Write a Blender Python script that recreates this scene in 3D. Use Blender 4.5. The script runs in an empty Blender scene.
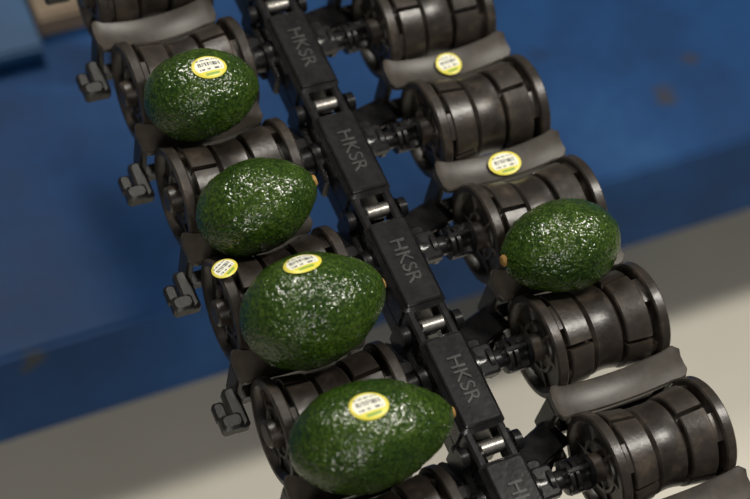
import bpy, bmesh, math, random
from mathutils import Vector, Matrix, noise
random.seed(4)
S=0.1/122.0      # one unit of the drawing in metres
P=122.0          # chain pitch
Z0=0.95
scene=bpy.context.scene

# ------------------------------------------------------------ materials
def new_mat(name):
    m=bpy.data.materials.new(name); m.use_nodes=True
    nt=m.node_tree; b=nt.nodes['Principled BSDF']
    return m,nt,b
def nd(nt,t,**kw):
    n=nt.nodes.new(t)
    for k,v in kw.items():
        if k in n.inputs: n.inputs[k].default_value=v
        else: setattr(n,k,v)
    return n
def ramp(nt,src,stops):
    r=nt.nodes.new('ShaderNodeValToRGB')
    e=r.color_ramp.elements
    e[0].position=stops[0][0]; e[0].color=(*stops[0][1],1)
    e[1].position=stops[-1][0]; e[1].color=(*stops[-1][1],1)
    for p,c in stops[1:-1]:
        x=e.new(p); x.color=(*c,1)
    nt.links.new(src,r.inputs[0]); return r
def noisy(name,stops,scale=30,detail=6,rough=(0.4,0.6),metal=0,bump=0.1,bscale=300,bdist=0.0005,spec=0.5,stretch=None,stains=(),edge=None):
    m,nt,b=new_mat(name)
    tc=nd(nt,'ShaderNodeTexCoord')
    src=tc.outputs['Object']
    if stretch:
        mp=nd(nt,'ShaderNodeMapping'); mp.inputs['Scale'].default_value=stretch
        nt.links.new(src,mp.inputs[0]); src=mp.outputs[0]
    n=nd(nt,'ShaderNodeTexNoise',Scale=scale,Detail=detail,Roughness=0.65)
    nt.links.new(src,n.inputs['Vector'])
    r=ramp(nt,n.outputs['Fac'],stops)
    col=r.outputs[0]
    if edge:
        g=nd(nt,'ShaderNodeNewGeometry')
        mr=nd(nt,'ShaderNodeMapRange'); mr.inputs['From Min'].default_value=0.54; mr.inputs['From Max'].default_value=0.68; mr.inputs['To Max'].default_value=0.6
        nt.links.new(g.outputs['Pointiness'],mr.inputs[0])
        mx=nd(nt,'ShaderNodeMixRGB'); nt.links.new(mr.outputs[0],mx.inputs[0]); nt.links.new(col,mx.inputs[1]); mx.inputs[2].default_value=(*edge,1)
        col=mx.outputs[0]
    if stains:
        n3=nd(nt,'ShaderNodeTexNoise',Scale=60,Detail=4); nt.links.new(src,n3.inputs['Vector'])
        wv=nd(nt,'ShaderNodeMixRGB'); wv.inputs[0].default_value=0.03
        nt.links.new(src,wv.inputs[1]); nt.links.new(n3.outputs['Color'],wv.inputs[2])
        for (p,rad_,c) in stains:
            d=nd(nt,'ShaderNodeVectorMath'); d.operation='DISTANCE'
            nt.links.new(wv.outputs[0],d.inputs[0]); d.inputs[1].default_value=[v*0.97+0.015 for v in p]
            mr=nd(nt,'ShaderNodeMapRange'); mr.inputs['From Min'].default_value=rad_; mr.inputs['From Max'].default_value=rad_*0.5
            mr.inputs['To Max'].default_value=0.8
            nt.links.new(d.outputs['Value'],mr.inputs[0])
            mx=nd(nt,'ShaderNodeMixRGB'); nt.links.new(mr.outputs[0],mx.inputs[0]); nt.links.new(col,mx.inputs[1]); mx.inputs[2].default_value=(*c,1)
            col=mx.outputs[0]
    nt.links.new(col,b.inputs['Base Color'])
    rr=nd(nt,'ShaderNodeMapRange'); rr.inputs['To Min'].default_value=rough[0]; rr.inputs['To Max'].default_value=rough[1]
    nt.links.new(n.outputs['Fac'],rr.inputs[0]); nt.links.new(rr.outputs[0],b.inputs['Roughness'])
    b.inputs['Metallic'].default_value=metal
    b.inputs['Specular IOR Level'].default_value=spec
    n2=nd(nt,'ShaderNodeTexNoise',Scale=bscale,Detail=4)
    nt.links.new(src,n2.inputs['Vector'])
    bp=nd(nt,'ShaderNodeBump',Strength=bump,Distance=bdist)
    nt.links.new(n2.outputs['Fac'],bp.inputs['Height']); nt.links.new(bp.outputs[0],b.inputs['Normal'])
    return m
M_roll=noisy('worn_roller_plastic',[(0.34,(0.009,0.0075,0.0062)),(0.52,(0.019,0.015,0.012)),(0.68,(0.050,0.038,0.028))],scale=55,rough=(0.24,0.48),bump=0.3,edge=(0.065,0.052,0.040))
M_black=noisy('black_plastic',[(0.35,(0.006,0.0058,0.0055)),(0.75,(0.022,0.020,0.018))],scale=60,rough=(0.28,0.5),bump=0.25,spec=0.4)
M_chain=noisy('black_glossy_link',[(0.35,(0.004,0.004,0.0048)),(0.8,(0.012,0.0115,0.0115))],scale=60,rough=(0.2,0.36),bump=0.35,bscale=220,spec=0.42)
M_letter=noisy('worn_lettering',[(0.3,(0.012,0.012,0.012)),(0.7,(0.034,0.033,0.031))],scale=90,rough=(0.3,0.5),bump=0.2)
M_saddle=noisy('grey_saddle_plastic',[(0.3,(0.020,0.017,0.0135)),(0.7,(0.052,0.044,0.035))],scale=35,rough=(0.35,0.55),bump=0.15)
M_steel=noisy('pin_steel',[(0.3,(0.45,0.42,0.38)),(0.7,(0.75,0.72,0.68))],scale=80,rough=(0.2,0.35),metal=1)
M_blue=noisy('blue_painted_steel',[(0.3,(0.003,0.026,0.088)),(0.55,(0.005,0.042,0.138)),(0.75,(0.014,0.064,0.172))],scale=7,rough=(0.5,0.65),bump=0.05,spec=0.25,
   stains=[((.567,.321,.5),0.018,(0.035,0.030,0.025)),((-.207,.23,.49),0.015,(0.05,0.05,0.035)),((.45,.42,.5),0.012,(0.005,0.025,0.08)),((.62,.36,.5),0.010,(0.03,0.028,0.028))])
M_blue2=noisy('light_blue_painted_steel',[(0.3,(0.010,0.055,0.14)),(0.7,(0.025,0.085,0.19))],scale=5,rough=(0.4,0.55),bump=0.05)
M_floor=noisy('concrete_floor',[(0.25,(0.68,0.645,0.55)),(0.75,(0.78,0.745,0.65))],scale=3,rough=(0.5,0.7),bump=0.05)
M_stem=noisy('avocado_stem',[(0.3,(0.16,0.08,0.02)),(0.7,(0.38,0.22,0.05))],scale=300,rough=(0.6,0.8))
M_wood=noisy('bare_wood',[(0.3,(0.14,0.10,0.065)),(0.7,(0.22,0.17,0.12))],scale=12,rough=(0.6,0.8))

def avo_mat():
    m,nt,b=new_mat('avocado_skin')
    tc=nd(nt,'ShaderNodeTexCoord'); o=tc.outputs['Object']
    w=nd(nt,'ShaderNodeTexNoise',Scale=120,Detail=3)
    nt.links.new(o,w.inputs['Vector'])
    mix=nd(nt,'ShaderNodeMixRGB'); mix.inputs[0].default_value=0.006
    nt.links.new(o,mix.inputs[1]); nt.links.new(w.outputs['Color'],mix.inputs[2])
    v=nd(nt,'ShaderNodeTexVoronoi',Scale=450); v.feature='SMOOTH_F1'; v.inputs['Smoothness'].default_value=0.7
    nt.links.new(mix.outputs[0],v.inputs['Vector'])
    n=nd(nt,'ShaderNodeTexNoise',Scale=28,Detail=4); nt.links.new(o,n.inputs['Vector'])
    r=ramp(nt,v.outputs['Distance'],[(0.0,(0.060,0.102,0.013)),(0.25,(0.032,0.066,0.0075)),(0.7,(0.011,0.030,0.0035))])
    r2=ramp(nt,n.outputs['Fac'],[(0.3,(0.55,0.65,0.6)),(0.7,(1.3,1.15,0.9))])
    mu=nd(nt,'ShaderNodeMixRGB'); mu.blend_type='MULTIPLY'; mu.inputs[0].default_value=1
    nt.links.new(r.outputs[0],mu.inputs[1]); nt.links.new(r2.outputs[0],mu.inputs[2])
    nt.links.new(mu.outputs[0],b.inputs['Base Color'])
    b.inputs['Roughness'].default_value=0.20
    bp=nd(nt,'ShaderNodeBump',Strength=0.8,Distance=0.0009); bp.invert=True
    nt.links.new(v.outputs['Distance'],bp.inputs['Height']); nt.links.new(bp.outputs[0],b.inputs['Normal'])
    return m
M_avo=avo_mat()

def stick_mat():
    m,nt,b=new_mat('fruit_sticker_print')
    uv=nd(nt,'ShaderNodeUVMap'); sx=nd(nt,'ShaderNodeSeparateXYZ'); nt.links.new(uv.outputs[0],sx.inputs[0])
    def math_(op,a,bb=None):
        q=nt.nodes.new('ShaderNodeMath'); q.operation=op
        for i,s in enumerate((a,bb)):
            if s is None: continue
            if isinstance(s,(int,float)): q.inputs[i].default_value=s
            else: nt.links.new(s,q.inputs[i])
        return q.outputs[0]
    U=math_('SUBTRACT',math_('MULTIPLY',sx.outputs[0],2),1); V=math_('SUBTRACT',math_('MULTIPLY',sx.outputs[1],2),1)
    aU=math_('ABSOLUTE',U); aV=math_('ABSOLUTE',V)
    def mix(f,c1,c2):
        q=nt.nodes.new('ShaderNodeMixRGB'); nt.links.new(f,q.inputs[0])
        for i,c in ((1,c1),(2,c2)):
            if isinstance(c,tuple): q.inputs[i].default_value=(*c,1)
            else: nt.links.new(c,q.inputs[i])
        return q.outputs[0]
    rim=math_('GREATER_THAN',math_('ADD',math_('MULTIPLY',U,U),math_('MULTIPLY',V,V)),0.66)
    c=mix(rim,(0.70,0.70,0.60),(0.64,0.56,0.08))
    low=math_('LESS_THAN',V,-0.42)
    c=mix(low,c,(0.62,0.56,0.06))
    nz=nd(nt,'ShaderNodeTexNoise',Scale=1.0,Detail=0); mp=nd(nt,'ShaderNodeMapping'); mp.inputs['Scale'].default_value=(26,1.5,1)
    nt.links.new(uv.outputs[0],mp.inputs[0]); nt.links.new(mp.outputs[0],nz.inputs['Vector'])
    txt=math_('GREATER_THAN',nz.outputs['Fac'],0.47)
    l1=math_('LESS_THAN',math_('ABSOLUTE',math_('SUBTRACT',V,0.16)),0.16)
    l2=math_('LESS_THAN',math_('ABSOLUTE',math_('ADD',V,0.25)),0.07)
    l3=math_('LESS_THAN',math_('ABSOLUTE',math_('SUBTRACT',V,0.55)),0.05)
    lines=math_('MULTIPLY',math_('MULTIPLY',math_('MAXIMUM',math_('MAXIMUM',l1,l2),l3),math_('LESS_THAN',aU,0.62)),txt)
    c=mix(lines,c,(0.05,0.05,0.05))
    g=math_('MULTIPLY',math_('LESS_THAN',math_('ABSOLUTE',math_('ADD',V,0.66)),0.10),math_('LESS_THAN',aU,0.4))
    c=mix(g,c,(0.2,0.32,0.05))
    nt.links.new(c,b.inputs['Base Color']); b.inputs['Roughness'].default_value=0.4
    return m
M_stick=stick_mat()

# ------------------------------------------------------------ mesh builder
class MB:
    def __init__(s): s.bm=bmesh.new(); s.mi=0
    def face(s,vs):
        try:
            f=s.bm.faces.new(vs); f.material_index=s.mi; f.smooth=True; return f
        except ValueError: return None
    def lathe(s,prof,seg=48,x0=0,y0=0,z0=0,a0=0,a1=None):
        closed=a1 is None
        if closed: a1=a0+2*math.pi
        n=seg if closed else seg+1
        rings=[]
        for (x,r) in prof:
            if r<=1e-6 and closed:
                rings.append([s.bm.verts.new(((x+x0)*S,y0*S,z0*S))]); continue
            ring=[]
            for i in range(n):
                a=a0+(a1-a0)*i/seg
                ring.append(s.bm.verts.new(((x+x0)*S,(y0+r*math.cos(a))*S,(z0+r*math.sin(a))*S)))
            rings.append(ring)
        for A,B in zip(rings[:-1],rings[1:]):
            m=n if closed else n-1
            for i in range(m):
                j=(i+1)%n
                if len(A)==1 and len(B)==1: continue
                if len(A)==1: s.face([A[0],B[j],B[i]])
                elif len(B)==1: s.face([A[i],A[j],B[0]])
                else: s.face([A[i],A[j],B[j],B[i]])
        return rings
    def arc(s,xa,xb,ri,roa,rob,a0,a1,seg=10,ch=1.2):
        prof=[(xa,ri),(xa,roa-ch),(xa+ch,roa),(xb-ch,rob),(xb,rob-ch),(xb,ri)]
        r=s.lathe(prof,seg=seg,a0=a0,a1=a1)
        s.face([q[0] for q in r]); s.face([q[-1] for q in reversed(r)])
    def box(s,c,d,rot=None,ch=1.5,taper=1.0):
        hx,hy,hz=[v/2 for v in d]; ch=min(ch,hx*.6,hy*.6,hz*.6)
        layers=[(-hz,ch,1),( -hz+ch,0,1),(hz-ch,0,taper),(hz,ch,taper)]
        R=rot or Matrix.Identity(3); rings=[]
        for z,i,t in layers:
            X=(hx*t-i); Y=(hy*t-i); k=ch
            pts=[(-X+k,-Y),(X-k,-Y),(X,-Y+k),(X,Y-k),(X-k,Y),(-X+k,Y),(-X,Y-k),(-X,-Y+k)]
            rings.append([s.bm.verts.new((Vector(c)+R@Vector((x,y,z)))*S) for x,y in pts])
        for A,B in zip(rings[:-1],rings[1:]):
            for i in range(8):
                j=(i+1)%8; s.face([A[i],A[j],B[j],B[i]])
        s.face(list(reversed(rings[0]))); s.face(rings[-1])
    def beam(s,a,b,w,h,ch=1.5):
        a=Vector(a);b=Vector(b); d=b-a; L=d.length; d.normalize()
        up=Vector((0,0,1)); 
        if abs(d.z)>0.95: up=Vector((0,1,0))
        sx=d.cross(up).normalized(); uz=sx.cross(d).normalized()
        R=Matrix((d,sx*-1,uz)).transposed()
        s.box((a+b)/2,(L,w,h),rot=R,ch=ch)
    def done(s,name,mats,ang=32):
        bmesh.ops.recalc_face_normals(s.bm,faces=s.bm.faces)
        me=bpy.data.meshes.new(name); s.bm.to_mesh(me); s.bm.free()
        for m in mats: me.materials.append(m)
        me.set_sharp_from_angle(angle=math.radians(ang))
        return me
def obj(name,me,parent=None,loc=(0,0,0),rot=(0,0,0)):
    o=bpy.data.objects.new(name,me); scene.collection.objects.link(o)
    o.location=loc; o.rotation_euler=rot
    if parent: o.parent=parent
    return o

# ------------------------------------------------------------ roller
def roller_mesh():
    b=MB()
    prof=[(-62,0),(-62,10),(-60,12),(-50,13),(-50,20),(-52,21),(-52,24),(-50,25),(-49.5,38),(-55,40),(-57,42),(-57,46.5),(-55.5,48),(-48,48),(-46.5,46.5),(-46.5,32),
          (-15,32),(-15,36),(-12,39),(-8,38.2),(0,37.5),(8,38.2),(12,39),(15,36),(15,32),
          (46.5,32),(46.5,46.5),(48,48),(55.5,48),(57,46.5),(57,42),(55,40),(49.5,38),(50,25),(52,24),(52,21),(50,20),(50,13),(60,12),(62,10),(62,0)]
    b.lathe(prof,seg=72)
    for sgn in (-1,1):
        for k in range(4):
            a=k*math.pi/2+ (0.35 if sgn>0 else 0)
            if sgn<0: b.arc(-41,-16.8,30,44,41,a,a+math.radians(84),seg=16)
            else: b.arc(16.8,41,30,41,44,a,a+math.radians(84),seg=16)
        for k in range(4):
            a=k*math.pi/2+0.5
            if sgn<0: b.arc(-48,-39,30,42.5,42.5,a,a+math.radians(34),seg=8)
            else: b.arc(39,48,30,42.5,42.5,a,a+math.radians(34),seg=8)
        for k in range(6):
            a=k*math.pi/3
            R=Matrix.Rotation(a,3,'X')
            b.box(R@Vector((sgn*50.5,26,0)),(3.5,26,3.2),rot=R,ch=0.8)
    return b.done('roller',[M_roll])
def saddle_mesh(x0,x1):
    b=MB(); n=36
    rows=[]
    for i in range(n+1):
        x=x0+(x1-x0)*i/n; t=(x-(x0+x1)/2)/((x1-x0)/2)
        z=2+14*abs(t)**2.2
        hw=14+3*max(0,abs(t)-0.78)/0.22
        if abs(t)>0.9: hw-= ((abs(t)-0.9)/0.1)**2*7
        th=4
        pts=[(-hw,z-1),(-hw+1.5,z+.5),(-hw*.4,z),(hw*.4,z+1),(hw-1.5,z+5),(hw,z+4),(hw-1,z-th),(0,z-th-3),(-hw+1,z-th-3)]
        rows.append([b.bm.verts.new((x*S,y*S,zz*S)) for y,zz in pts])
    for A,B in zip(rows[:-1],rows[1:]):
        for i in range(9):
            j=(i+1)%9; b.face([A[i],A[j],B[j],B[i]])
    b.face(rows[0]); b.face(list(reversed(rows[-1])))
    b.mi=1
    b.box((0,0,-26),(90,7,48))
    b.box(((x0+x1)/2,0,-46),(x1-x0-4,14,10))
    b.box((x0+4,2,-18),(7,20,50),ch=2); b.box((x1-4,2,-18),(7,20,50),ch=2)
    b.box((-70,-18,-30),(14,40,13),ch=2.5)
    b.box((-78,-30,-29),(20,15,15),ch=2.5)
    b.box((-84,-17,-30),(11,18,10),ch=2)
    return b.done('saddle',[M_saddle,M_black])
CY=-20; CZ=9   # chain block offset against the axle
def link_mesh():
    b=MB()
    b.box((0,CY,6+CZ),(42,94,32),ch=4)
    b.box((0,CY,23+CZ),(35,86,5),ch=2)
    for sx in (-1,1):
        b.box((sx*15,61+CY,8+CZ),(8,54,22),ch=2)
        b.box((sx*25,32+CY,-2),(6,90,26),ch=2)
        b.lathe([(sx*22,0),(sx*22,9),(sx*29,9),(sx*29,0)],seg=20,y0=61+CY,z0=8+CZ)
    b.box((0,CY,-18),(34,112,20),ch=2)
    for sx,xe in ((-1,48),(1,92)):
        b.lathe([(sx*18,17),(sx*28,16),(sx*29,12),(sx*38,11),(sx*39,14),(sx*43,14),(sx*44,9),(sx*xe,9)],seg=28)
        b.beam((sx*24,44+CY,0),(sx*(xe-8),52,-30),30,7,ch=2)
        b.beam((sx*26,10+CY,-14),(sx*(xe-14),44,-34),10,9)
        b.box((sx*33,36+CY,-4),(14,14,26),ch=2)
    for x in (56,62,76): b.lathe([(x,9),(x+.5,15),(x+4,15),(x+4.5,9)],seg=28)
    b.box((66,0,0),(22,5,32),ch=1); b.box((66,0,0),(22,32,5),ch=1)
    b.box((36,0,6),(20,30,10),ch=2)
    b.mi=1
    b.lathe([(-11,0),(-11,6),(-10,7),(10,7),(11,6),(11,0)],seg=24,y0=61+CY,z0=13+CZ)
    return b.done('link',[M_chain,M_steel])
def text_mesh():
    cu=bpy.data.curves.new('embossed','FONT'); cu.body='HKSR'; cu.size=19*S; cu.extrude=0.8*S; cu.offset=0.1*S; cu.align_x='CENTER'; cu.align_y='CENTER'
    o=bpy.data.objects.new('tmp',cu); scene.collection.objects.link(o)
    dg=bpy.context.evaluated_depsgraph_get(); me=bpy.data.meshes.new_from_object(o.evaluated_get(dg))
    bpy.data.objects.remove(o); me.materials.clear(); me.materials.append(M_letter); return me

R_me=roller_mesh(); SL_me=saddle_mesh(-68,50); SR_me=saddle_mesh(-70,60); L_me=link_mesh(); T_me=text_mesh()
conv=bpy.data.objects.new('roller_conveyor',None); scene.collection.objects.link(conv); conv.location=(0,0,Z0)
XR=142.5; XL=-107
for k in range(-5,6):
    y=-k*P*S
    obj(f'chain_link_{k+6}',L_me,conv,(0,y,0))
    obj(f'link_lettering_{k+6}',T_me,conv,(0,y+CY*S,(25.5+CZ)*S),(0,0,math.radians(-90)))
    for xc,n,sm in ((XL,'left',SL_me),(XR,'right',SR_me)):
        obj(f'roller_{n}_{k+6}',R_me,conv,(xc*S,y,0),(random.uniform(0,6.28),0,0))
        obj(f'saddle_{n}_{k+6}',sm,conv,(xc*S,y+P*S/2,0))
b=MB()
b.box((0,0,-36),(26,11.6*P,14)); 
for yy in (-5*P,5.3*P):
    b.box((0,yy,-600),(50,50,1116))
    b.box((0,yy,-1154),(120,120,8))
obj('guide_rail',b.done('guide_rail',[M_black]),conv)

# ------------------------------------------------------------ avocados
def avo_shape(p,L,R,k):
    t=p.x; f=1-k*t-0.6*k*(t*t)+0.3*k
    return Vector((L*t, R*p.y*f, R*p.z*f))
def avocado(loc,L,R,k,yaw,roll,stickers=(),flip=False,pitch=0,seed=0,stem=True):
    par=bpy.data.objects.new('avocado',None); scene.collection.objects.link(par)
    bm=bmesh.new(); bmesh.ops.create_icosphere(bm,subdivisions=6,radius=1)
    for v in bm.verts:
        p=v.co.normalized(); q=avo_shape(p,L,R,k)
        n=Vector((q.x/L/L,q.y/R/R,q.z/R/R)).normalized()
        s=q+Vector((seed*50,seed*17,0))
        d=noise.noise(s/3.2)*0.75+noise.noise(s/6.5)*0.7+noise.noise(s/34)*1.6
        rho=math.hypot(p.y,p.z)
        if p.x>0 and rho<0.22: d-= 3.0*(1-rho/0.22)
        v.co=(q+n*d)*S
    for f in bm.faces: f.smooth=True
    me=bpy.data.meshes.new('avocado_skin'); bm.to_mesh(me); bm.free(); me.materials.append(M_avo)
    obj('fruit_body',me,par)
    if stem:
        b=MB(); b.lathe([(L-5,0),(L-5,5.0),(L-1,5.3),(L+1.0,4.4),(L+1.5,2.6),(L+.8,0)],seg=20)
        me=b.done('stem_button',[M_stem],60); obj('stem_button',me,par)
    par.location=Vector(loc)*S+Vector((0,0,Z0))
    par.rotation_euler=(roll,pitch,yaw+(math.pi if flip else 0))
    rot=par.rotation_euler.to_matrix()
    for (w,sz) in stickers:
        n0=rot.inverted()@Vector(w).normalized()
        n0=Vector((n0.x/L*1.0,n0.y/R,n0.z/R)).normalized()
        ex=rot.inverted()@Vector((1,0.05,0)); ex=(ex-ex.dot(n0)*n0).normalized(); ey=n0.cross(ex)
        make_sticker(par,lambda a,c:avo_shape((n0+ex*a/L+ey*c/R).normalized(),L,R,k)*1.0,sz,n0,1.8)
    return par
def make_sticker(par,fn,sz,n0,off):
    bm=bmesh.new(); uvl=bm.loops.layers.uv.new('UVMap'); N=36; RN=8
    rings=[];cm=bm.verts.new((fn(0,0)+n0*off)*S); uvd={cm:(.5,.5)}
    for r in range(1,RN+1):
        ring=[]
        for i in range(N):
            a=2*math.pi*i/N; u=math.cos(a)*r/RN; v=math.sin(a)*r/RN
            vv=bm.verts.new((fn(u*sz[0],v*sz[1])+n0*(off-(0.7 if r==RN else 0)))*S); uvd[vv]=(u/2+.5,v/2+.5); ring.append(vv)
        rings.append(ring)
    for i in range(N):
        bm.faces.new([cm,rings[0][i],rings[0][(i+1)%N]])
        for A,B in zip(rings[:-1],rings[1:]): bm.faces.new([A[i],B[i],B[(i+1)%N],A[(i+1)%N]])
    for f in bm.faces:
        f.smooth=True
        for l in f.loops: l[uvl].uv=uvd[l.vert]
    me=bpy.data.meshes.new('sticker'); bm.to_mesh(me); bm.free(); me.materials.append(M_stick)
    return obj('fruit_sticker',me,par)
rad=math.radians
avocado((-115,1.5*P+3,57),53,39,0.10,rad(0),0.4,[((.10,-.01,1),(17,12.5))],seed=1,stem=False)
avocado((-111,0.5*P,57),55,39,0.11,rad(0),1.4,seed=2,pitch=rad(-16))
avocado((-106,-0.5*P+6,69),63.5,46,0.13,rad(2),2.3,[((-.146,.46,.86),(17,12.5))],seed=3,pitch=rad(-3))
avocado((-103,-1.5*P+8,65),71,42,0.18,rad(-2),3.0,[((-.195,.147,.967),(17,12.5))],seed=4,pitch=rad(3))
avocado((129,-0.5*P,56),56,40,0.09,rad(-3),0.9,flip=True,seed=5)

def flat_sticker(loc,rot,sz):
    o=make_sticker(conv,lambda a,c:Vector((a,c,-0.0006*a*a)),sz,Vector((0,0,1)),0)
    o.location=Vector(loc)*S; o.rotation_euler=rot; return o
flat_sticker((XR-1,1.5*P,6.4),(rad(4),0,0.1),(13,12.5))
flat_sticker((XR+2,0.5*P,6.4),(rad(4),0,0),(16.5,12.5))
flat_sticker((-158,15,50),(rad(-24),0,0.5),(11.5,11.5))

# ------------------------------------------------------------ background machine
def quadstrip(name,prof,x0,x1,mat,z=0):
    bm=bmesh.new()
    A=[bm.verts.new((x0,y,zz)) for y,zz in prof]; B=[bm.verts.new((x1,y,zz)) for y,zz in prof]
    n=len(prof)
    for i in range(n):
        j=(i+1)%n; bm.faces.new([A[i],B[i],B[j],A[j]])
    bm.faces.new(A); bm.faces.new(list(reversed(B)))
    bmesh.ops.recalc_face_normals(bm,faces=bm.faces)
    bmesh.ops.bevel(bm,geom=[e for e in bm.edges if abs(e.verts[0].co.x-e.verts[1].co.x)>0.04],offset=0.004,segments=3,affect='EDGES')
    me=bpy.data.meshes.new(name); bm.to_mesh(me); bm.free(); me.materials.append(mat); return me
machine=bpy.data.objects.new('blue_machine_frame',None); scene.collection.objects.link(machine)
zt=Z0-0.45; yc=0.237
obj('deck_panel',quadstrip('deck_panel',[(yc,zt),(yc-0.04,zt-0.106),(yc-0.03,zt-0.111),(yc+0.01,zt-0.02),(yc+1.0,zt-0.02),(yc+1.0,zt)],-1.6,2.2,M_blue),machine)
obj('rear_box',quadstrip('rear_box',[(yc+0.33,zt+0.03),(yc+0.33,zt+0.012),(yc+0.345,zt+0.0005),(yc+0.9,zt+0.0005),(yc+0.9,zt+0.03)],-1.6,-0.09,M_blue2),machine)
for i,xx in enumerate((-1.3,1.9)):
    obj(f'leg_{i+1}',quadstrip('leg',[(yc+0.1,0.0),(yc+0.8,0.0),(yc+0.8,zt-0.021),(yc+0.1,zt-0.021)],xx-0.04,xx+0.04,M_blue),machine)
obj('wood_block',quadstrip('wood_block',[(0.60,zt+0.0005),(0.60,zt+0.035),(0.66,zt+0.035),(0.66,zt+0.0005)],-0.085,-0.025,M_wood))
bm=bmesh.new()
vs=[bm.verts.new(p) for p in ((-5,-5,0),(6,-5,0),(6,6,0),(-5,6,0))]; bm.faces.new(vs)
me=bpy.data.meshes.new('floor'); bm.to_mesh(me); bm.free(); me.materials.append(M_floor); obj('floor',me)

# ------------------------------------------------------------ lights
def area(name,loc,size,power,col,target=(0,0,Z0),sy=None):
    l=bpy.data.lights.new(name,'AREA'); l.energy=power; l.size=size; l.color=col
    if sy: l.shape='RECTANGLE'; l.size_y=sy
    o=bpy.data.objects.new(name,l); scene.collection.objects.link(o); o.location=loc
    o.rotation_euler=(Vector(target)-Vector(loc)).to_track_quat('-Z','Y').to_euler(); return o
area('ceiling_lamp',(-0.3,1.2,2.9),0.2,36,(1,0.95,0.86),sy=0.8)
area('ceiling_lamp',(1.4,-0.1,2.9),0.18,50,(1,0.95,0.86),sy=0.7)
area('ceiling_lamp',(-0.9,-2.2,2.8),0.3,26,(1,0.95,0.88),target=(0.1,0.2,0.0),sy=1.2)
w=bpy.data.worlds.new('world'); scene.world=w; w.use_nodes=True
w.node_tree.nodes['Background'].inputs[0].default_value=(0.95,0.94,0.92,1); w.node_tree.nodes['Background'].inputs[1].default_value=0.10

# ------------------------------------------------------------ camera
r=Vector((0.908,-0.392,0.149)).normalized(); bk=Vector((-0.321,-0.422,0.848)); bk=(bk-bk.dot(r)*r).normalized(); up=bk.cross(r)
cam=bpy.data.cameras.new('camera'); co=bpy.data.objects.new('camera',cam); scene.collection.objects.link(co)
M=Matrix((r,up,bk)).transposed().to_4x4(); M.translation=Vector((0,0,Z0))-(r*13.91-up*10.64-bk*1530)*S; co.matrix_world=M
cam.lens=81.6; cam.sensor_width=36; cam.clip_start=0.01
cam.dof.use_dof=True; cam.dof.focus_distance=1.20; cam.dof.aperture_fstop=4.0
scene.camera=co
scene.view_settings.view_transform='Standard'
